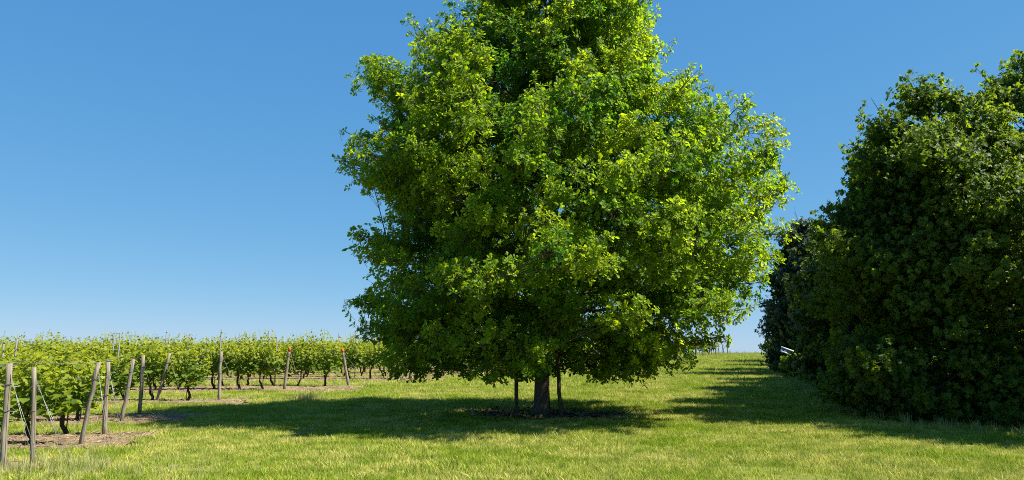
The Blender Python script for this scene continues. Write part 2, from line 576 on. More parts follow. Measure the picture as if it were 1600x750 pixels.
def grow(seed, env, H, h_lo, r_base, n_prim, n_clump, n_ros, lean=(0, 0), clump_r=.62, dmin=.6,
         rise=.45, shoots=60, young=.5, inner=.45, prim_from=None, shrink=.5, voids=None, shoot_len=.55, stick_share=.3):
    r = np.random.default_rng(seed)
    prim_from = h_lo + .4 if prim_from is None else prim_from
    nt = 26
    th = np.linspace(0, 1, nt) ** 1.15 * (H * .97)
    wob = np.cumsum(r.normal(0, .022, (nt, 2)), 0) * (th / H)[:, None]
    trunk = np.stack([lean[0] * (th / H) + wob[:, 0], lean[1] * (th / H) + wob[:, 1], th], -1)
    tr = r_base * (1 - .93 * (th / H) ** .85) + r_base * .38 * np.exp(-th / .20)

    def trunk_at(h):
        return np.array([np.interp(h, th, trunk[:, 0]), np.interp(h, th, trunk[:, 1]), h])

    prims = []
    for i in range(n_prim):
        u = (i + .5) / n_prim
        h0 = prim_from + (H * .92 - prim_from) * u ** 1.05
        az = i * 2.39996 + r.normal(0, .25)
        a = trunk_at(h0)
        hE = h0
        R = 0
        for _ in range(4):
            R = float(env(np.array(hE), np.array(az)))
            hE = h0 + R * (rise * (u * 1.5 - .10) + r.normal(0, .04))
            hE = float(np.clip(hE, h_lo + .15, H * .985))
        R = float(env(np.array(hE), np.array(az)))
        R = max(R - shrink, .2) * r.uniform(.85, 1.0)
        b = np.array([a[0] * .4 + R * math.cos(az), a[1] * .4 + R * math.sin(az), hE])
        mid = (a + b) / 2 + np.array([0, 0, R * (.10 - .05 * u)]) + r.normal(0, .10, 3)
        pts = bez(a, mid, b, 12)
        pts[1:-1] += r.normal(0, .035, (10, 3))
        ra = min(np.interp(h0, th, tr) * .5, .010 + .0125 * R)
        prims.append((pts, np.linspace(1, .10, 12) ** 1.2 * ra))
    PP = np.concatenate([p[0] for p in prims] + [trunk[th > prim_from]])
    # clump centres, spaced apart, biased to the outside of the crown
    C = np.zeros((0, 3))
    tries = 0
    hs = np.linspace(h_lo, H, 60)
    wgt = np.array([float(env(np.array(h), np.array(0.))) + float(env(np.array(h), np.array(math.pi))) for h in hs]) + .3
    cdf = np.cumsum(wgt ** 1.5)
    cdf /= cdf[-1]
    while len(C) < n_clump and tries < 60:
        tries += 1
        m = n_clump
        h = np.interp(r.random(m), cdf, hs)
        az = r.uniform(0, 2 * math.pi, m)
        rho = env(h, az) * (inner + (1 - inner) * r.random(m) ** .6) - shrink
        rho = np.maximum(rho, 0.02)
        cand = np.stack([lean[0] * h / H + rho * np.cos(az), lean[1] * h / H + rho * np.sin(az), h], -1)
        for c in cand:
            if voids is not None and voids(c) < 0:
                continue
            if len(C) >= n_clump:
                break
            if len(C) == 0 or np.min(np.sum((C - c) ** 2, 1)) > dmin ** 2:
                C = np.vstack([C, c])
    C = np.vstack([C] + [p[0][-1][None] for p in prims] + [p[0][-3][None] for p in prims] + [p[0][-5][None] for p in prims[::2]])
    sec, RP, RA, RT, TA = [], [], [], [], []
    ctint = np.clip(r.normal(young, .17, len(C)), 0, 1)
    for ci, c in enumerate(C):
        d = PP - c
        cost = np.linalg.norm(d, axis=1) + .5 * np.maximum(d[:, 2], 0) + .6 * np.maximum(np.hypot(PP[:, 0], PP[:, 1]) - np.hypot(c[0], c[1]) + .1, 0)
        a = PP[np.argmin(cost)]
        mid = (a + c) / 2 + np.array([0, 0, -.06]) + r.normal(0, .08, 3)
        ps = bez(a, mid, c, 5)
        sec.append(ps)
        n = max(4, int(n_ros * r.uniform(.65, 1.35)))
        off = norm(r.normal(0, 1, (n, 3)))
        cr = clump_r * r.uniform(.7, 1.25)
        rad = r.random(n) ** .40
        out_d = norm(np.array([c[0], c[1], .3]))
        off = off * rad[:, None] * np.array([cr, cr, cr * .68])
        off += out_d * cr * .25
        p = c + off
        p[:, 2] = np.maximum(p[:, 2], h_lo - .35 + .25 * r.random(n))
        ax = norm(norm(off) * .8 + out_d * .45 + np.array([0, 0, .55]) + r.normal(0, .30, (n, 3)))
        RP.append(p)
        RA.append(ax)
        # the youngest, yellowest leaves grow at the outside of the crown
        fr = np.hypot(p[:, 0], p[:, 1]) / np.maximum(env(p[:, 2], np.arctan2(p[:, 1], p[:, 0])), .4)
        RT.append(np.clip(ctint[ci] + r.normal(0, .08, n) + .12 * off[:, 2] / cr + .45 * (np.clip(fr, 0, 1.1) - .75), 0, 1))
        k = r.integers(2, 5, n)
        TA.append(ps[k])
    # shoots standing out of the outline
    for s in range(shoots):
        h = np.interp(r.random(), cdf, hs)
        az = r.uniform(0, 2 * math.pi)
        R = float(env(np.array(h), np.array(az)))
        a = np.array([lean[0] * h / H + (R - shrink) * math.cos(az), lean[1] * h / H + (R - shrink) * math.sin(az), h])
        a = C[np.argmin(np.sum((C - a) ** 2, 1))]
        up = np.interp(h / H, [0, .3, 1], [-.15, .2, 1.2]) + r.normal(0, .15)
        d = norm(np.array([math.cos(az), math.sin(az), up]))
        L = shoot_len * r.uniform(.7, 1.5) + .35
        e = a + d * L
        e[2] = max(e[2], h_lo - .3)
        m = bez(a, (a + e) / 2 + r.normal(0, .06, 3), e, 6)
        sec.append(m)
        n = int(r.integers(5, 9))
        t = r.uniform(.25, 1, n)
        t[0] = 1
        base = np.stack([np.interp(t * 5, np.arange(6), m[:, q]) for q in range(3)], -1)
        p = base + r.normal(0, .09, (n, 3))
        RP.append(p)
        RA.append(norm(d + r.normal(0, .45, (n, 3)) + np.array([0, 0, .2])))
        RT.append(np.clip(r.normal(young + .15, .15, n), 0, 1))
        TA.append(base)
    RP, RA, RT, TA = map(np.concatenate, (RP, RA, RT, TA))
    crown = Geo()
    n = len(RP)
    sel = r.random(n) < stick_share
    if sel.any():
        crown.sticks(TA[sel], RP[sel], .005, .003, 3, .5, 0)
    for ps in sec:
        crown.tube(ps, np.linspace(.016, .006, len(ps)), 4, .5, 0, cap=False)
    u = norm(np.cross(RA, r.normal(0, 1, (n, 3))))
    v = np.cross(RA, u)
    rot = np.stack([np.arctan2(v[:, 2], RA[:, 2]), -np.arcsin(np.clip(u[:, 2], -1, 1)), np.arctan2(u[:, 1], u[:, 0])], -1)
    crown.spots = (RP, rot, r.uniform(.75, 1.2, n), RT)
    return trunk, tr, prims, crown


def sine_voids(seed, freq, thr):
    """irregular hollows between the boughs"""
    r = np.random.default_rng(seed)
    K = norm(r.normal(0, 1, (9, 3))) * freq * r.uniform(.7, 1.5, (9, 1))
    ph = r.uniform(0, 6.28, 9)

    def f(p):
        return float(np.sin(K @ p + ph).sum() / 3 + thr)
    return f


def table_env(tab, depth=None):
    tab = np.array(tab, float)
    hh, lft, rgt = tab[:, 0], tab[:, 1], tab[:, 2]

    def f(h, az):
        l, q = np.interp(h, hh, lft), np.interp(h, hh, rgt)
        c = np.cos(az)
        side = np.where(c > 0, q, l)
        dep = (l + q) / 2 * (1.0 if depth is None else np.interp(h, [0, 3.5, 6.0, 9.0, 11.0], [1.06, 1.06, .88, .84, .9]))
        w = np.abs(c) ** 1.3
        return side * w + dep * (1 - w)
    return f


def leaf_spray(name, n, size, tmpl, mats, seed, open_=.5, stub=.22, spread=1.1):
    """a short twig with a whorl of leaves round its tip; handed to the crown scatter only"""
    r = np.random.default_rng(seed)
    G_ = Geo()
    k = np.arange(n)
    ph = k * 2.39996 + r.normal(0, .3, n)
    rad = np.stack([np.cos(ph), np.sin(ph), 0 * ph], -1)
    d = norm(rad + np.array([0, 0, 1.]) * r.uniform(-.25, open_ + .35, n)[:, None])
    up = norm(np.array([0, 0, 1.]) + r.normal(0, .45, (n, 3)))
    pos = rad * .008 + np.array([0, 0, 1.]) * (r.uniform(-spread, .25, n) * size)[:, None]
    G_.leaves(pos, d, up, size * r.uniform(.6, 1.2, n), r.normal(0, .07, n), tmpl, 0)
    G_.tube(np.array([(r.normal(0, .03), r.normal(0, .03), -stub), (r.normal(0, .012), r.normal(0, .012), -stub * .5), (0, 0, .02)]),
            np.array([.0045, .0035, .0025]), 3, 0., 1, cap=False)
    return bpy.data.objects.new(name, G_.mesh(name, mats))


def instancer(o, protos, join_base):
    """geometry nodes: set one prototype on every point whose scl is above zero"""
    ng = bpy.data.node_groups.new(o.name + ' scatter', 'GeometryNodeTree')
    ng.interface.new_socket('Geometry', in_out='INPUT', socket_type='NodeSocketGeometry')
    ng.interface.new_socket('Geometry', in_out='OUTPUT', socket_type='NodeSocketGeometry')
    N, L = ng.nodes, ng.links
    gi, go = N.new('NodeGroupInput'), N.new('NodeGroupOutput')
    iop = N.new('GeometryNodeInstanceOnPoints')
    jn = N.new('GeometryNodeJoinGeometry')
    for p in reversed(protos):
        oi = N.new('GeometryNodeObjectInfo')
        oi.inputs['Object'].default_value = p
        oi.inputs['As Instance'].default_value = True
        L.new(oi.outputs['Geometry'], jn.inputs[0])

    def named(nm, ty):
        n = N.new('GeometryNodeInputNamedAttribute')
        n.data_type = ty
        n.inputs['Name'].default_value = nm
        return n.outputs['Attribute']
    L.new(gi.outputs[0], iop.inputs['Points'])
    L.new(jn.outputs[0], iop.inputs['Instance'])
    iop.inputs['Pick Instance'].default_value = True
    sc = named('scl', 'FLOAT')
    gt = N.new('FunctionNodeCompare')
    gt.data_type = 'FLOAT'
    gt.operation = 'GREATER_THAN'
    L.new(sc, gt.inputs[0])
    gt.inputs[1].default_value = .001
    L.new(gt.outputs[0], iop.inputs['Selection'])
    L.new(named('idx', 'INT'), iop.inputs['Instance Index'])
    L.new(named('rot', 'FLOAT_VECTOR'), iop.inputs['Rotation'])
    L.new(sc, iop.inputs['Scale'])
    if join_base:
        j2 = N.new('GeometryNodeJoinGeometry')
        L.new(iop.outputs[0], j2.inputs[0])
        L.new(gi.outputs[0], j2.inputs[0])
        L.new(j2.outputs[0], go.inputs[0])
    else:
        L.new(iop.outputs[0], go.inputs[0])
    md = o.modifiers.new('scatter', 'NODES')
    md.node_group = ng


def point_attrs(me, lead, rot, scl, idx, ctint=None):
    """attributes for `lead` plain vertices followed by the scatter points"""
    def put(nm, ty, key, arr, w):
        z = np.zeros((lead, w), arr.dtype)
        a = me.attributes.new(nm, ty, 'POINT')
        a.data.foreach_set(key, np.concatenate([z, arr.reshape(-1, w)]).ravel())
    put('rot', 'FLOAT_VECTOR', 'vector', np.asarray(rot, np.float32), 3)
    put('scl', 'FLOAT', 'value', np.asarray(scl, np.float32), 1)
    put('idx', 'INT', 'value', np.asarray(idx, np.int32), 1)
    if ctint is not None:
        put('ctint', 'FLOAT', 'value', np.asarray(ctint, np.float32), 1)


def build_tree(name, label, cat, loc, protos, barkm, group=None, limb_parts=True, rotz=0., **kw):
    trunk, tr, prims, crown = grow(**kw)
    root = link(name, None, None, loc, rotz)
    tag(root, label, cat, group)
    tg = Geo()
    tg.tube(trunk, tr, 16, .5, 0, rough=.035, seed=kw['seed'])
    link('trunk', tg.mesh('trunk', [barkm], True), root)
    if limb_parts:
        for i, (p, rr) in enumerate(prims):
            b = Geo()
            b.tube(p, rr, 6, .5, 0, rough=.05, seed=i)
            link('branch', b.mesh('branch', [barkm], True), root)
    else:
        for i, (p, rr) in enumerate(prims):
            crown.tube(p, rr, 5, .5, 0, cap=False)
    RP, rot, scl, RT = crown.spots
    V, F = np.concatenate(crown.V), np.concatenate(crown.F)
    me = mesh_from('crown', np.concatenate([V, RP]), F, [barkm])
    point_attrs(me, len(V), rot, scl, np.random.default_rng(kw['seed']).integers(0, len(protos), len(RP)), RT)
    c = link('crown', me, root)
    c['kind'] = 'stuff'
    instancer(c, protos, True)
    return root


def sprays(mat, bark, n, size, tmpl, seed, **kw):
    return [leaf_spray('leaf_spray', n + (k % 3), size, tmpl, [M[mat], M[bark]], seed + k, **kw) for k in range(8)]


# ------------------------------------------------------------------ the oak
OX, OY = 0.75, 19.5
OAK_TAB = [(.7, 1.8, 1.6), (.96, 3.5, 2.7), (1.44, 4.2, 3.4), (2.09, 4.5, 4.7), (2.74, 4.7, 5.3), (3.23, 4.6, 5.6), (4.06, 4.6, 5.7),
           (4.9, 4.2, 5.9), (5.75, 5.0, 6.2), (6.61, 5.3, 5.7), (7.48, 4.9, 4.4), (8.36, 4.6, 3.6), (9.25, 3.7, 3.4), (10.15, 3.0, 3.1),
           (11.06, 2.6, 2.8), (12.2, 1.8, 1.9), (13.2, .7, .7)]
_e0, _l0 = table_env(OAK_TAB, 1.06), lobing(11, .075)
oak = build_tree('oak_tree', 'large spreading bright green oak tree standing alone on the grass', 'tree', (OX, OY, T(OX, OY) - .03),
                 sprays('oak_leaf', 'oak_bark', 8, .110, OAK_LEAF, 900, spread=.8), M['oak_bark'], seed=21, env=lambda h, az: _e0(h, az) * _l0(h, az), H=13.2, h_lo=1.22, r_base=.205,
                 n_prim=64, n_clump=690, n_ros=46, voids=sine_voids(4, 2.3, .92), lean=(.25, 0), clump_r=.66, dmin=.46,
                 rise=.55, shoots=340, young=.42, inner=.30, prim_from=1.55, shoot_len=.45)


def wood_post(name, base, top, r0, r1, mat, cap=None, cap_h=.12, sides=10, seed=1):
    """a round wooden post as an Empty with its shaft and, if painted, its painted top"""
    base, top = np.array(base, float), np.array(top, float)
    root = link(name, None, None, tuple(base))
    d = top - base
    L = np.linalg.norm(d)
    t = np.linspace(0, 1, 7)
    pts = d[None] * t[:, None]
    pts[0] -= d / L * .25
    pts[1:-1, :2] += np.random.default_rng(seed).normal(0, .006, (5, 2))
    gshaft = Geo()
    if cap:
        tc = 1 - cap_h / L
        pts[-1] = d * tc
    gshaft.tube(pts, r0 + (r1 - r0) * t, sides, .5, 0, rough=.04, seed=seed)
    link('shaft', gshaft.mesh('shaft', [mat], True), root)
    if cap:
        gc = Geo()
        gc.tube(np.array([d * tc, d * (tc + 1) / 2, d]), r1 * 1.06, sides, .5, 0)
        link('painted_top', gc.mesh('painted_top', [cap]), root)['label'] = 'orange painted post top'
    return root


def tree_stake(x, y, dx, h, label, seed):
    z = T(x, y)
    r = wood_post('tree_stake', (x, y, z), (x + dx, y, z + h), .052, .046, M['stake_wood'], seed=seed)
    tag(r, label, 'stake', 'wooden stakes beside the oak trunk')
    return r


tree_stake(.12, 18.85, -.04, 1.95, 'thin wooden tree stake on the vineyard side of the oak trunk', 5)
tree_stake(1.2, 18.9, -.12, 1.95, 'thin wooden tree stake on the hedge side of the oak trunk', 6)
for zz, lab in ((1.30, 'thin dark wire tie round the oak trunk, the lower one'), (1.44, 'thin dark wire tie round the oak trunk, the upper one')):
    a = np.linspace(0, 2 * math.pi, 25)
    gg = Geo()
    gg.tube(np.stack([.232 * np.cos(a), .232 * np.sin(a), 0 * a], -1), .006, 5, .5, 0, cap=False)
    o = link('trunk_tie', gg.mesh('trunk_tie', [M['tie']]), None, (OX + .02, OY, T(OX, OY) + zz))
    tag(o, lab, 'wire tie', 'wire ties on the oak trunk')

# bare soil ring under the oak, with dead leaves, twigs and stones
g = np.random.default_rng(5)
RC = np.array([.85, 20.0])
rr_, aa_ = np.meshgrid(np.linspace(0, 1, 14), np.linspace(0, 2 * math.pi, 61)[:-1])


def ring_r(a):
    return 1.95 * (1 + .12 * np.sin(3 * a + 1) + .08 * np.sin(7 * a) + .05 * np.sin(11 * a + 2))


X = RC[0] + rr_ * ring_r(aa_) * np.cos(aa_) * 1.08
Y = RC[1] + rr_ * ring_r(aa_) * np.sin(aa_) * .72
Z = terrain(X, Y) + .025 * np.clip((1 - rr_) * 6, 0, 1) + g.normal(0, .01, X.shape) * (rr_ < .95) - .012 * (rr_ > .97) + .006
V = np.stack([X, Y, Z], -1).reshape(-1, 3)
F = []
for i in range(60):
    for j in range(13):
        a, b = i * 14 + j, ((i + 1) % 60) * 14 + j
        F.append((a, a + 1, b + 1, b))
o = link('bare_soil', mesh_from('bare_soil', V, F, [M['dark_soil']]))
tag(o, 'dark bare soil round the oak trunk', None, None, 'structure')


def in_ring(x, y):
    dx, dy = (x - RC[0]) / 1.08, (y - RC[1]) / .72
    return np.hypot(dx, dy) < ring_r(np.arctan2(dy, dx)) * .96


n = 260
a = g.uniform(0, 6.28, n)
q = np.sqrt(g.random(n)) * 1.02
px, py = RC[0] + q * ring_r(a) * np.cos(a) * 1.08, RC[1] + q * ring_r(a) * np.sin(a) * .72
G = Geo()
pz = terrain(px, py) + .045
ang = g.uniform(0, 6.28, n)
G.leaves(np.stack([px, py, pz], -1), np.stack([np.cos(ang), np.sin(ang), g.uniform(-.1, .5, n)], -1),
         norm(np.array([0, 0, 1.]) + g.normal(0, .5, (n, 3))), g.uniform(.06, .13, n), np.full(n, .5), OAK_LEAF, 0)
m = 120
D = np.stack([np.cos(ang[:m]), np.sin(ang[:m]), g.normal(0, .15, m)], -1) * g.uniform(.08, .3, (m, 1))
B = np.stack([px[:m], py[:m], pz[:m]], -1)
G.sticks(B - D, B + D, .007, .004, 3, .5, 1)
o = link('leaf_litter', G.mesh('leaf_litter', [M['litter'], M['dead_wood']]))
tag(o, 'dead leaves and twigs lying on the bare soil under the oak', 'leaf litter', None, 'stuff')
for i, (sx, sy, ss) in enumerate([(-.95, 19.35, .10), (-.35, 19.3, .07), (1.55, 19.15, .07), (1.9, 19.05, .08), (1.05, 18.72, .06), (2.6, 19.3, .09), (3.0, 19.6, .07)]):
    V = octv * ss * np.array([1, .8, .8]) * g.uniform(.7, 1.2, (6, 1))
    # subdivide the rough octahedron once
    vv, ff = list(map(tuple, V)), []
    for t in octf:
        mids = []
        for e in range(3):
            p = (np.array(V[t[e]]) + np.array(V[t[(e + 1) % 3]])) / 2 * 1.22
            vv.append(tuple(p))
            mids.append(len(vv) - 1)
        ff += [(t[0], mids[0], mids[2]), (t[1], mids[1], mids[0]), (t[2], mids[2], mids[1]), tuple(mids)]
    o = link('stone', mesh_from('stone', vv, ff, [M['stone']]), None, (sx, sy, T(sx, sy) + ss * .3), i * 1.3)
    tag(o, 'small pale stone lying on the bare soil round the oak', 'stone', 'stones under the oak')

# ------------------------------------------------------------------ hedge of trees on the right
def egg(Rm, H, seed, amp=.14, foot=.85, top=.50):
    lo = lobing(seed, amp)

    def f(h, az):
        t = np.asarray(h) / H
        return Rm * np.interp(t, [0, .12, .35, .6, .8, .93, 1.0], [foot, .97, 1.0, .93, .76, top, .12]) * lo(h, az)
    return f


HEDGE = [
    # name, label, x, y, H, R, leaf material, template, clumps, rosettes, leaf size, seed
    ('maple_tree', 'maple at the very corner of the hedge, nearest to the open grass', 13.4, 14.7, 7.6, 2.5, 'maple_leaf', 110, 24, .15, 31),
    ('maple_tree', 'broad dark green maple with a rounded lit top facing the oak', 10.9, 19.3, 8.4, 2.8, 'maple_leaf', 400, 52, .098, 32),
    ('maple_tree', 'narrow dark maple behind the broad rounded maple of the hedge', 12.2, 23.5, 8.7, 2.1, 'maple_leaf', 240, 36, .118, 33),
    ('maple_tree', 'tallest maple of the hedge, rising behind the broad rounded maple', 14.7, 20.6, 9.8, 2.9, 'maple_leaf', 250, 38, .106, 34),
    ('hedge_tree', 'shorter yellowish green tree in the hedge beside the dead pale branches', 13.5, 29.5, 7.0, 2.3, 'hazel_leaf', 190, 32, .125, 35),
    ('hedge_tree', 'grey green tree with bare twigs on top behind the yellowish tree', 17.1, 44.0, 8.8, 2.4, 'grey_leaf', 180, 30, .14, 36),
    ('hedge_tree', 'dull green hedge tree above the white and blue board', 19.6, 49.0, 8.3, 2.5, 'grey_leaf', 110, 22, .18, 37),
    ('hedge_tree', 'small dark tree at the far end of the hedge on the crest', 25.2, 66.0, 7.6, 2.7, 'maple_leaf', 90, 20, .22, 38),
    ('hedge_tree', 'dark tree in the hedge next to the white and blue board', 16.6, 36.5, 7.4, 2.2, 'maple_leaf', 80, 20, .18, 40),
    ('hedge_tree', 'dark tree in the hedge just short of its far end', 22.9, 57.5, 7.8, 2.4, 'maple_leaf', 70, 18, .22, 41),
    ('hedge_tree', 'dark tree squeezed between the narrow maple and the yellowish tree', 13.6, 26.6, 7.8, 2.0, 'maple_leaf', 150, 34, .118, 45),
    ('hedge_tree', 'dark tree squeezed between the yellowish tree and the board', 15.1, 33.0, 7.0, 2.1, 'grey_leaf', 130, 28, .14, 46),
    ('hedge_tree', 'dark tree deep in the hedge behind the narrow maple', 16.4, 25.2, 8.0, 2.7, 'maple_leaf', 110, 26, .15, 42),
    ('hedge_tree', 'dark tree deep in the hedge behind the grey green tree', 20.2, 41.5, 8.0, 2.8, 'maple_leaf', 90, 22, .18, 43),
    ('hedge_tree', 'dark tree deep in the hedge behind the board', 18.6, 35.0, 8.0, 2.7, 'maple_leaf', 90, 22, .18, 44),
    ('hedge_tree', 'dark leafy tree filling the hedge behind the yellowish tree', 16.8, 29.0, 8.3, 2.6, 'maple_leaf', 100, 22, .17, 39),
]
SPR = {}
for nm, lab, x, y, H, R, lm, nc, nr, ls, sdd in HEDGE:
    if (lm, ls) not in SPR:
        SPR[lm, ls] = sprays(lm, 'dark_bark', 6, ls, MAPLE_LEAF, 1000 + sdd * 10, open_=.3)
    build_tree(nm, lab, 'tree', (x, y, T(x, y) - .03), SPR[lm, ls], M['dark_bark'], 'trees of the hedge', False, seed=sdd,
               env=egg(R, H, sdd, .24), H=H, h_lo=.45, r_base=.16, n_prim=34, n_clump=nc, n_ros=nr, stick_share=.1,
               clump_r=.62, dmin=.50, rise=.8, shoots=150, voids=sine_voids(sdd, 1.8, .18), young=.40, inner=.40, prim_from=.7, shoot_len=.45)

# shrubs at the foot of the hedge
SHRUBS = [(11.2, 17.2, 1.9, 1.1, 'low dark shrub at the near foot of the hedge, by the sunlit grass'),
          (9.5, 18.9, 2.2, 1.1, 'dense dark shrub under the broad rounded maple'),
          (10.0, 20.8, 2.5, 1.2, 'dense dark shrub between the broad and the narrow maple'),
          (11.3, 24.8, 2.6, 1.2, 'dark shrub at the foot of the narrow maple of the hedge'),
          (13.4, 17.3, 2.4, 1.3, 'dark shrub between the corner maple and the tallest maple'),
          (12.1, 27.2, 2.2, 1.0, 'shrub in front of the shorter yellowish hedge tree'),
          (13.5, 33.0, 2.4, 1.3, 'shrub between the yellowish and the grey green hedge trees'),
          (17.0, 47.5, 2.4, 1.4, 'shrub behind the white and blue board'),
          (14.5, 39.7, .85, .7, 'small shrub under the white and blue board')]
for i, (x, y, H, R, lab) in enumerate(SHRUBS):
    build_tree('shrub', lab, 'shrub', (x, y, T(x, y) - .03), SPR['maple_leaf', .118], M['dark_bark'], 'shrubs at the foot of the hedge', False,
               seed=60 + i, env=egg(R, H, 60 + i, .2, .9, .5), H=H, h_lo=.15, r_base=.05, n_prim=14, n_clump=46, n_ros=26, stick_share=.1,
               clump_r=.45, dmin=.34, rise=.9, shoots=26, young=.3, inner=.4, prim_from=.2, shoot_len=.3)


def bare_branch(base, direction, L, label, seed, mat='dead_wood'):
    r = np.random.default_rng(seed)
    d = norm(np.array(direction, float))
    gg = Geo()
    e = d * L
    p = bez(np.zeros(3), e * .5 + r.normal(0, .08 * L, 3), e, 7)
    gg.tube(p, np.linspace(.022, .006, 7), 5, .5, 0)
    o = link('dead_branch', None, None, tuple(base))
    link('stem', gg.mesh('stem', [M[mat]], True), o)
    for k in range(4):
        gg = Geo()
        a = p[2 + k % 4]
        b = a + norm(d + r.normal(0, .6, 3)) * L * r.uniform(.2, .4)
        gg.tube(bez(a, (a + b) / 2 + r.normal(0, .03, 3), b, 4), np.linspace(.011, .004, 4), 4, .5, 0)
        link('twig', gg.mesh('twig', [M[mat]], True), o)
    tag(o, label, 'branch', 'bare branches in the hedge')


bare_branch((12.1, 27.6, 5.0), (.5, -.15, 1), 1.1, 'pale dead branch, the more upright one, above the yellowish hedge tree', 1)
bare_branch((12.2, 27.5, 4.8), (1, -.3, .5), 1.2, 'pale dead branch, the more level one, above the yellowish hedge tree', 2)
bare_branch((16.6, 43.6, 7.9), (-.1, 0, 1), 1.7, 'thin bare twig standing above the grey green hedge tree', 3, 'dark_bark')
bare_branch((11.2, 23.2, 6.0), (-.45, 0, 1), 1.7, 'thin bare twig sticking out of the narrow maple', 4, 'dark_bark')

# tilted white and blue board in the hedge
bx, by = 14.55, 40.5
root = link('sign_board', None, None, (bx, by, T(bx, by)))
tag(root, 'tilted white and blue board half sunk in the dark hedge', 'board')


def slab(name, cx, cz, w, h, t, mat, parent, ang, y=0.0):
    gg = Geo()
    ca, sa = math.cos(ang), math.sin(ang)
    V = []
    for sy in (-t / 2, t / 2):
        for sx, sz in ((-w / 2, -h / 2), (w / 2, -h / 2), (w / 2, h / 2), (-w / 2, h / 2)):
            X_, Z_ = cx + sx, cz + sz
            V.append((X_ * ca - Z_ * sa, y + sy, X_ * sa + Z_ * ca))
    F = [(0, 1, 2), (0, 2, 3), (5, 4, 7), (5, 7, 6), (4, 0, 3), (4, 3, 7), (1, 5, 6), (1, 6, 2), (3, 2, 6), (3, 6, 7), (4, 5, 1), (4, 1, 0)]
    V = np.array(V)
    V[:, 2] += 1.36
    gg.add(V, F)
    return link(name, gg.mesh(name, [mat]), parent)


A_ = math.radians(-20)
slab('panel', 0, 0, .76, .27, .03, M['blue'], root, A_)
slab('rail', 0, .11, .80, .07, .05, M['white'], root, A_, -.02)
slab('rail', .02, -.11, .76, .06, .05, M['white'], root, A_, -.02)
for cx, w in ((-.33, .10), (-.12, .16), (.12, .12)):
    slab('white_patch', cx, -.02, w, .10, .03, M['white'], root, A_, -.012)
for cx in (-.3, .3):
    gg = Geo()
    gg.tube([(cx, .05, -.2), (cx, .05, .4), (cx, .05, .30 + .98 - cx * .35)], .014, 6)
    link('leg', gg.mesh('leg', [M['dark_bark']]), root)

# thin bent rod on the crest
rx, ry = 28.6, 88.0
rz = T(rx, ry)
root = link('bent_rod', None, None, (rx, ry, rz))
tag(root, 'thin bent rod standing on the grassy crest beside the hedge', 'rod')
gg = Geo()
gg.tube([(0, 0, -.2), (0, 0, .5), (.01, 0, 1.0)], .035, 5)
link('upright', gg.mesh('upright', [M['steel']]), root)
gg = Geo()
gg.tube([(.01, 0, 1.0), (.12, 0, 1.2), (.3, 0, 1.45)], .025, 5)
link('bent_tip', gg.mesh('bent_tip', [M['steel']]), root)

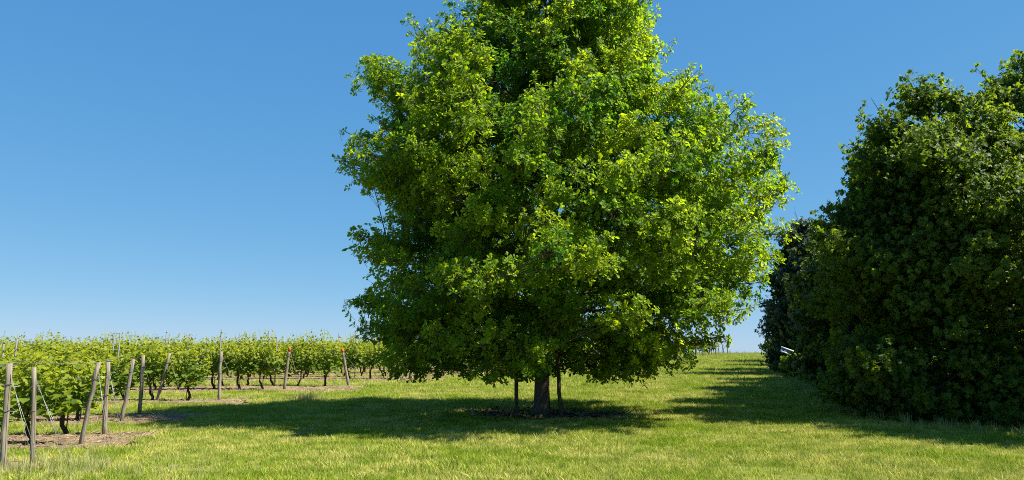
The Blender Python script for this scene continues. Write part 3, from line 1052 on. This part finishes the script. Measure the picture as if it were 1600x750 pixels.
# ------------------------------------------------------------------ vines
def make_vine(seed):
    """meshes of one vine: trunk, arm, stake, foliage (canopy 1.0 = unit height 2.0 m)"""
    r = np.random.default_rng(seed)
    lean = r.normal(0, .11)
    tw = bez(np.array([-lean, r.normal(0, .03), -.05]), np.array([lean * .9 + r.normal(0, .12), r.normal(0, .05), .33]),
             np.array([r.normal(0, .10), r.normal(0, .04), .72]), 9)
    tw[1:-1] += r.normal(0, .018, (7, 3))
    gt = Geo()
    gt.tube(tw, np.linspace(.045, .028, 9), 7, .5, 0, rough=.12, seed=seed)
    mt = gt.mesh('trunk', [M['vine_bark']], True)
    ga = Geo()
    top = tw[-1]
    for s in (-1, 1):
        e = np.array([s * r.uniform(.40, .55), r.normal(0, .03), .84 + r.normal(0, .04)])
        ga.tube(bez(top, (top + e) / 2 + np.array([0, 0, .10]), e, 6), np.linspace(.024, .010, 6), 6, .5, 0)
    marm = ga.mesh('arm', [M['vine_bark']], True)
    gs = Geo()
    sx = r.normal(0, .06) - lean * .4
    gs.tube([(sx, .05, -.2), (sx + .01, .05, .5), (sx, .05, 1.2)], .012, 5)
    ms_ = gs.mesh('stake', [M['stake_wood']], True)
    gf = Geo()
    for k in range(15):
        x0 = (k / 14 - .5) * 1.14 + r.normal(0, .04)
        a = np.array([x0, r.normal(0, .06), .78 + r.normal(0, .05)])
        hh = r.uniform(1.45, 1.95) - .9 * x0 * x0 * .5
        if r.random() < .22:
            hh = r.uniform(2.0, 2.3)
        e = np.array([x0 + r.normal(0, .12), r.normal(0, .16), hh])
        st = bez(a, (a + e) / 2 + np.array([r.normal(0, .08), r.normal(0, .10), 0]), e, 8)
        gf.tube(st, np.linspace(.006, .003, 8), 3, .7, 1, cap=False)
        n = int(r.integers(23, 30))
        t = np.linspace(.02, 1, n)
        base = np.stack([np.interp(t * 7, np.arange(8), st[:, q]) for q in range(3)], -1)
        ang = np.arange(n) * math.pi + r.normal(0, .9, n) + math.pi / 2
        o2 = np.stack([.6 * np.cos(ang), np.sin(ang), r.normal(.05, .25, n)], -1)
        pet = r.uniform(.05, .14, n)[:, None] * np.interp(t, [0, .8, 1], [1, 1, .35])[:, None]
        d = norm(o2 + np.array([0, 0, -.75]) + r.normal(0, .35, (n, 3)))
        sz = .118 * r.uniform(.7, 1.15, n) * np.interp(t, [0, .75, .92, 1], [1, .95, .6, .35])
        up = norm(np.array([0, 0, .75]) + o2 * .9 + r.normal(0, .45, (n, 3)))
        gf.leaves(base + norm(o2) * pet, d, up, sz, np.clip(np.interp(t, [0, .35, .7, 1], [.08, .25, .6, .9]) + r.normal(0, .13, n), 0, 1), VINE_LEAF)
    n = 90                                   # leaves hanging under and around the arms
    p = np.stack([r.uniform(-.55, .55, n), r.normal(0, .17, n), r.uniform(.55, 1.05, n)], -1)
    p[:, 2] += .12 * np.abs(p[:, 0])
    o2 = norm(np.stack([r.normal(0, .5, n), np.sign(p[:, 1]), r.normal(-.3, .3, n)], -1))
    gf.leaves(p, norm(o2 + np.array([0, 0, -.6])), norm(o2 + np.array([0, 0, .8])), .13 * r.uniform(.7, 1.15, n),
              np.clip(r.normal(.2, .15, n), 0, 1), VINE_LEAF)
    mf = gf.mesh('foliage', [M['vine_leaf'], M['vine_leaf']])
    return mt, marm, ms_, mf


VINES = [make_vine(100 + i) for i in range(9)]
ROW_WORDS = ['row behind the two posts at the tall grass', 'row of the strongly leaning post on the wide strip',
             'row of the end post rooted in the oak shadow', 'row of the leaning post beside an upright post',
             'row of the upright post beside a leaning post', 'row of the lone upright post with guy wire',
             'row of the orange topped post leaning towards the oak', 'row of the orange topped post leaning off the oak',
             'row whose end post the oak crown half hides', 'first row behind the half hidden end post',
             'second row behind the half hidden end post', 'third row behind the half hidden end post',
             'fourth row behind the half hidden end post', 'backmost row of single vines in the vineyard']
r = np.random.default_rng(77)
post_xy = []
for ri, (y0, x0, ch) in enumerate(ROWS):
    xl = -0.70 * y0 - 1.6
    x = x0 - .15
    k = 0
    x -= .35
    while x > xl:
        y = row_y(y0, x0, x) + r.normal(0, .04)
        meshes = VINES[int(r.integers(0, len(VINES)))]
        s = ch / 1.9 * r.uniform(.88, 1.08)
        root = link('grapevine', None, None, (x, y, T(x, y) + .03), 0 if r.random() < .5 else math.pi)
        root.scale = (r.uniform(.9, 1.08), 1.0, s)
        if k == 0:
            tag(root, 'end grapevine of the ' + ROW_WORDS[ri], 'grapevine', 'grapevines of the vineyard')
        else:
            tag(root, 'leafy grapevine in the ' + ROW_WORDS[ri], 'grapevine', 'grapevines of the vineyard')
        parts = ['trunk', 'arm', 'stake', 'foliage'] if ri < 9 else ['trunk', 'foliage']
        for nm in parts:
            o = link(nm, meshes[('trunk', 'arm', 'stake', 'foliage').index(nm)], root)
            if nm == 'foliage':
                o['kind'] = 'stuff'
        x -= 1.08 + r.normal(0, .06)
        k += 1
    # thin intermediate posts
    x = x0 - r.uniform(1.5, 3.2)
    while x > xl:
        y = row_y(y0, x0, x)
        h = ch + r.uniform(.10, .42)
        gg = Geo()
        gg.tube([(0, 0, -.2), (0, 0, h * .5), (r.normal(0, .03), 0, h)], .024, 6)
        gk = Geo()
        gk.tube([(0, 0, h - .02), (0, 0, h + .006)], .027, 6)
        root = link('trellis_post', None, None, (x, y, T(x, y)))
        link('shaft', gg.mesh('shaft', [M['steel']]), root)
        link('cap', gk.mesh('cap', [M['steel']]), root)
        tag(root, 'thin grey trellis post in the ' + ROW_WORDS[ri], 'post', 'thin trellis posts of the vineyard')
        x -= r.uniform(3.6, 4.8)
    # trellis wires of the nearer rows
    if ri < 9:
        for wz in (.80, 1.15, 1.42):
            gg = Geo()
            xx = np.linspace(x0 + (.3 if wz < 1.2 else .2), xl, 14)
            yy = row_y(y0, x0, xx)
            gg.tube(np.stack([xx, yy, terrain(xx, yy) + wz + .015 * np.sin(xx * 3)], -1), .0035, 4, .5, 0)
            o = link('trellis_wire', gg.mesh('trellis_wire', [M['wire']]))
            tag(o, {.80: 'lowest', 1.15: 'middle', 1.42: 'top'}[wz] + ' trellis wire of the ' + ROW_WORDS[ri], 'wire', 'trellis wires of the vineyard')

# wooden end posts: base x, y, top offset x, height, radius, orange, guy foot dx, label
END = [(-7.17, 11.02, -.03, 1.46, .043, 0, .55, 'thick wooden end post beside a thinner upright post at the tall pale grass'),
       (-6.96, 11.37, -.10, 1.40, .033, 0, .60, 'upright wooden end post with tall pale grass at its foot'),
       (-7.48, 13.52, .22, 1.43, .038, 0, .55, 'strongly leaning wooden end post on the wide soil strip'),
       (-7.92, 15.13, -.03, 1.42, .041, 0, .40, 'upright wooden end post whose dark foot stands in the oak shadow'),
       (-9.06, 18.03, .18, 1.43, .044, 0, 0, 'leaning wooden end post beside an upright one on the second soil strip'),
       (-9.43, 19.66, -.01, 1.50, .044, 0, .5, 'upright wooden end post beside a leaning one on the second soil strip'),
       (-11.2, 24.44, .31, 1.52, .046, 0, .9, 'leaning wooden brace post standing within the vine row'),
       (-9.53, 25.2, -.02, 1.58, .050, 0, .85, 'upright wooden end post standing alone with a long guy wire'),
       (-8.95, 30.34, .16, 1.66, .054, 1, .7, 'wooden end post with orange top leaning towards the oak'),
       (-6.86, 32.46, -.32, 1.58, .060, 1, .9, 'wooden end post with orange top leaning away from the oak'),
       (-5.13, 38.84, .30, 1.55, .085, 0, 0, 'thick wooden end post half hidden by the oak crown')]
for i, (x, y, dx, h, rad, orange, gdx, lab) in enumerate(END):
    z = T(x, y) + .02
    p = wood_post('end_post', (x, y, z), (x + dx, y, z + h), rad * 1.06, rad * .94, M['post_wood'], M['orange'] if orange else None, .16, 10, 30 + i)
    tag(p, lab, 'post', 'wooden end posts of the vine rows')
    if gdx:
        for q, (tz_, ex, ey) in enumerate(((.90, gdx, -.12), (.86, gdx * .92, .10))):
            if q == 1 and i > 3:
                continue
            a = np.array([dx * tz_ + rad * .9, -rad * .3, h * tz_])
            e = np.array([ex, ey, T(x + ex, y + ey) - z])
            gg = Geo()
            gg.tube(np.array([a, (a + e) / 2, e]), .0032, 4, .5, 0)
            link('guy_wire', gg.mesh('guy_wire', [M['wire']]), p)
    for wz in (.55, .80):
        a = np.linspace(0, 6.283, 13)
        gg = Geo()
        c = np.array([dx * wz, 0, h * wz])
        gg.tube(np.stack([c[0] + rad * 1.08 * np.cos(a), c[1] + rad * 1.08 * np.sin(a), c[2] + 0 * a], -1), .006, 4, .5, 0, cap=False)
        link('wire_loop', gg.mesh('wire_loop', [M['tie']]), p)

# far vines beyond the single ones: one mass
G = Geo()
r = np.random.default_rng(88)
y = 58.0
while y < 104:
    x0 = np.interp(y, [58, 70, 80, 92, 104], [6, 12, 17.5, 23.5, 29])
    xl = -0.72 * y - 3
    n = int((x0 - xl) * 34)
    px = r.uniform(xl, x0, n)
    pz = r.uniform(.7, 1.0, n) + (r.random(n) ** .8) * (.72 + .15 * np.sin(px * 2.3 + y))
    py = y + r.normal(0, .2, n)
    pos = np.stack([px, py, terrain(px, py) + pz], -1)
    d = norm(r.normal(0, 1, (n, 3)) + np.array([0, -.4, -.3]))
    up = norm(np.array([0, -.3, 1.]) + r.normal(0, .5, (n, 3)))
    G.leaves(pos, d, up, r.uniform(.17, .26, n), np.clip((pz - .8) / 1.1 + r.normal(0, .15, n), 0, 1), VINE_LEAF)
    n = int((x0 - xl) / 1.1)
    px = np.linspace(xl, x0, n)
    py = np.full(n, y)
    B = np.stack([px, py, terrain(px, py) - .1], -1)
    G.sticks(B, B + np.array([0, 0, 1.0]), .04, .03, 4, .5, 1)
    y += 3.6
o = link('distant_vines', G.mesh('distant_vines', [M['vine_leaf'], M['vine_bark']]))
tag(o, 'mass of distant vine rows merging towards the skyline', 'vines', None, 'stuff')
# end posts of the far rows seen against the sky between the oak and the hedge
r = np.random.default_rng(89)
y = 76.0
k = 0
while y < 104:
    x0 = float(np.interp(y, [58, 70, 80, 92, 104], [6, 12, 17.5, 23.5, 29])) + .5
    z = T(x0, y)
    p = wood_post('end_post', (x0, y, z), (x0 + r.normal(0, .15), y, z + r.uniform(1.5, 1.8)), .07, .065, M['post_wood'], None, 0, 6, 200 + k)
    tag(p, 'distant wooden end post on the crest between the oak and the hedge', 'post', 'distant end posts on the crest')
    y += 3.6 if k % 2 else 2.4
    k += 1

# ------------------------------------------------------------------ grass
def tuft(name, n, rad, h0, h1, w, lean, mat, seed, head=0):
    r = np.random.default_rng(seed)
    V, F, A = [], [], []
    for i in range(n):
        a, q = r.uniform(0, 6.28), rad * math.sqrt(r.random())
        b = np.array([q * math.cos(a), q * math.sin(a), -.01])
        la = r.uniform(0, 6.28)
        h = r.uniform(h0, h1)
        ld = np.array([math.cos(la), math.sin(la), 0]) * h * abs(r.normal(0, lean))
        fa = r.uniform(0, 6.28)
        s = np.array([math.cos(fa), math.sin(fa), 0]) * w * r.uniform(.7, 1.3) / 2
        m_ = b + np.array([0, 0, h * .55]) + ld * .35
        t_ = b + np.array([0, 0, h]) + ld
        k = len(V)
        V += [b - s, b + s, m_ + s * .85, m_ - s * .85, t_]
        F += [(k, k + 1, k + 2), (k, k + 2, k + 3), (k + 3, k + 2, k + 4)]
        A += [r.random()] * 5
    me = mesh_from(name, V, F, [mat], {'tint': A})
    return bpy.data.objects.new(name, me)          # not linked: only handed to the scatter


def scatter(name, pts, rot, scl, protos, label, cat):
    me = bpy.data.meshes.new(name)
    me.vertices.add(len(pts))
    me.vertices.foreach_set('co', np.asarray(pts, np.float32).ravel())
    point_attrs(me, 0, rot, scl, np.random.default_rng(1).integers(0, len(protos), len(pts)))
    o = link(name, me)
    tag(o, label, cat, None, 'stuff')
    instancer(o, protos, False)
    return o


r = np.random.default_rng(500)


def wedge(n, d0, d1, side=2.5):
    d = np.sqrt(r.uniform(d0 * d0, d1 * d1, n))
    x = r.uniform(-1, 1, n) * (.69 * d + side)
    return x, d


zones = [(8.6, 20, 150, 1.0), (20, 32, 70, 1.3), (32, 52, 26, 1.8), (52, 112, 8, 2.6)]
PX, PY, PS = [], [], []
for d0, d1, dens, sc in zones:
    area = .69 * (d1 * d1 - d0 * d0) + 5 * (d1 - d0)
    x, y = wedge(int(area * dens), d0, d1)
    keep = (~in_band(x, y) | (r.random(len(x)) < .10)) & (~in_ring(x, y) | (r.random(len(x)) < .16))
    edge_x = np.interp(y, [8, 11, 20, 30, 40, 55, 80, 104], [-6.5, -7, -9, -8, -4, 5, 16, 27])
    vine = (x < edge_x) & (r.random(len(x)) < np.where(y > 34, .8, .2))
    keep &= ~vine
    bare = np.sin(x * .9 + 1.7 * np.sin(y * .5)) * np.sin(y * .7 + .8 * np.sin(x * .6)) + .5 * np.sin(x * 2.3 + y * 1.1)
    keep &= ~((bare > .85) & (r.random(len(x)) < .65))
    x, y, b = x[keep], y[keep], bare[keep]
    s = sc * r.uniform(.65, 1.25, len(x)) * np.where(b < -.6, 1.25, 1.0)
    s = s * np.where(r.random(len(x)) < .04, 1.5, 1.0)
    PX.append(x)
    PY.append(y)
    PS.append(s)
x, y, s = map(np.concatenate, (PX, PY, PS))
pts = np.stack([x, y, terrain(x, y)], -1)
rot = np.stack([r.normal(0, .08, len(x)), r.normal(0, .08, len(x)), r.uniform(0, 6.28, len(x))], -1)
protos = [tuft('grass_tuft', 26, .085, .035, .085, .0055, .55, M['grass'], 700 + i) for i in range(6)]
scatter('grass', pts, rot, s, protos, 'short rough meadow grass with dry patches', 'grass')

# longer grass: pale clump at the near posts, dark tuft in the shadow, rough edges of hedge and strips
TX, TY, TS = [], [], []


def blob(cx, cy, sx, sy, n, s0, s1):
    TX.append(r.normal(cx, sx, n))
    TY.append(r.normal(cy, sy, n))
    TS.append(r.uniform(s0, s1, n))


blob(-6.3, 11.0, .40, .40, 80, .35, .95)
blob(-5.9, 10.5, .6, .35, 45, .3, .65)
blob(-6.55, 24.6, .22, .18, 26, .9, 1.3)
blob(11.0, 26.5, .5, .7, 60, .9, 1.5)
blob(11.6, 29.0, .5, .7, 40, .9, 1.5)
for k in range(10):
    yy = 16 + k * 2.6
    blob(float(np.interp(yy, [16, 20, 27, 42], [9.6, 8.7, 10.6, 15.0])), yy, .35, .8, 26, .6, 1.1)
blob(28.5, 97, 3.0, 5, 90, 1.0, 2.2)  # tufts added on the crest, standing in for a low strip of hedge shadow
blob(22, 90, 4.0, 8, 80, .8, 1.8)
for y0, y1, xe in BANDS[:6]:
    n = 46
    xx = r.uniform(-0.70 * y0 - 1, xe + .2, n)
    TX.append(xx)
    TY.append(np.where(r.random(n) < .5, y0 - .05, y1 + .05) + SL * (xx - xe) + r.normal(0, .08, n))
    TS.append(r.uniform(.35, .75, n))
n = 260
xx, yy = wedge(n, 9, 30, 1)
TX.append(xx), TY.append(yy), TS.append(r.uniform(.35, .7, n))
x, y, s = map(np.concatenate, (TX, TY, TS))
ok = ~in_ring(x, y)
x, y, s = x[ok], y[ok], s[ok]
pts = np.stack([x, y, terrain(x, y)], -1)
rot = np.stack([r.normal(0, .1, len(x)), r.normal(0, .1, len(x)), r.uniform(0, 6.28, len(x))], -1)
protos = [tuft('tall_tuft', 22, .10, .14, .36, .007, .35, M['tall_grass'], 800 + i) for i in range(4)]
scatter('tall_grass', pts, rot, s, protos, 'longer pale grass growing in tufts at the posts and the hedge foot', 'tall grass')

# ------------------------------------------------------------------ a small white bird high over the vineyard
root = link('bird', None, None, (-27.3, 56.0, 31.0), math.radians(35))
tag(root, 'tiny white bird flying high in the blue sky over the vineyard', 'bird')
a = np.linspace(-1, 1, 9)
gg = Geo()
gg.tube(np.stack([a * .17, 0 * a, .01 * a], -1), .055 * np.sqrt(np.clip(1 - a * a, .02, 1)), 8)
tv = np.array([(-.15, 0, 0), (-.28, .05, 0), (-.28, -.05, 0), (-.27, 0, .015)])
gg.add(tv, [(0, 1, 3), (0, 3, 2), (0, 2, 1), (1, 2, 3)])
link('body', gg.mesh('body', [M['bird_white']], True), root)
for sg in (-1, 1):
    gg = Geo()
    V = np.array([(.08, 0, .02), (.05, sg * .16, .09), (-.05, sg * .34, .07), (-.08, sg * .15, .08), (-.07, 0, .02), (.0, sg * .15, .095)])
    gg.add(V, [(0, 1, 5), (1, 2, 5), (2, 3, 5), (3, 4, 5), (4, 0, 5), (0, 4, 3), (0, 3, 1), (1, 3, 2)])
    link('wing', gg.mesh('wing', [M['bird_white' if sg > 0 else 'bird_grey']]), root)
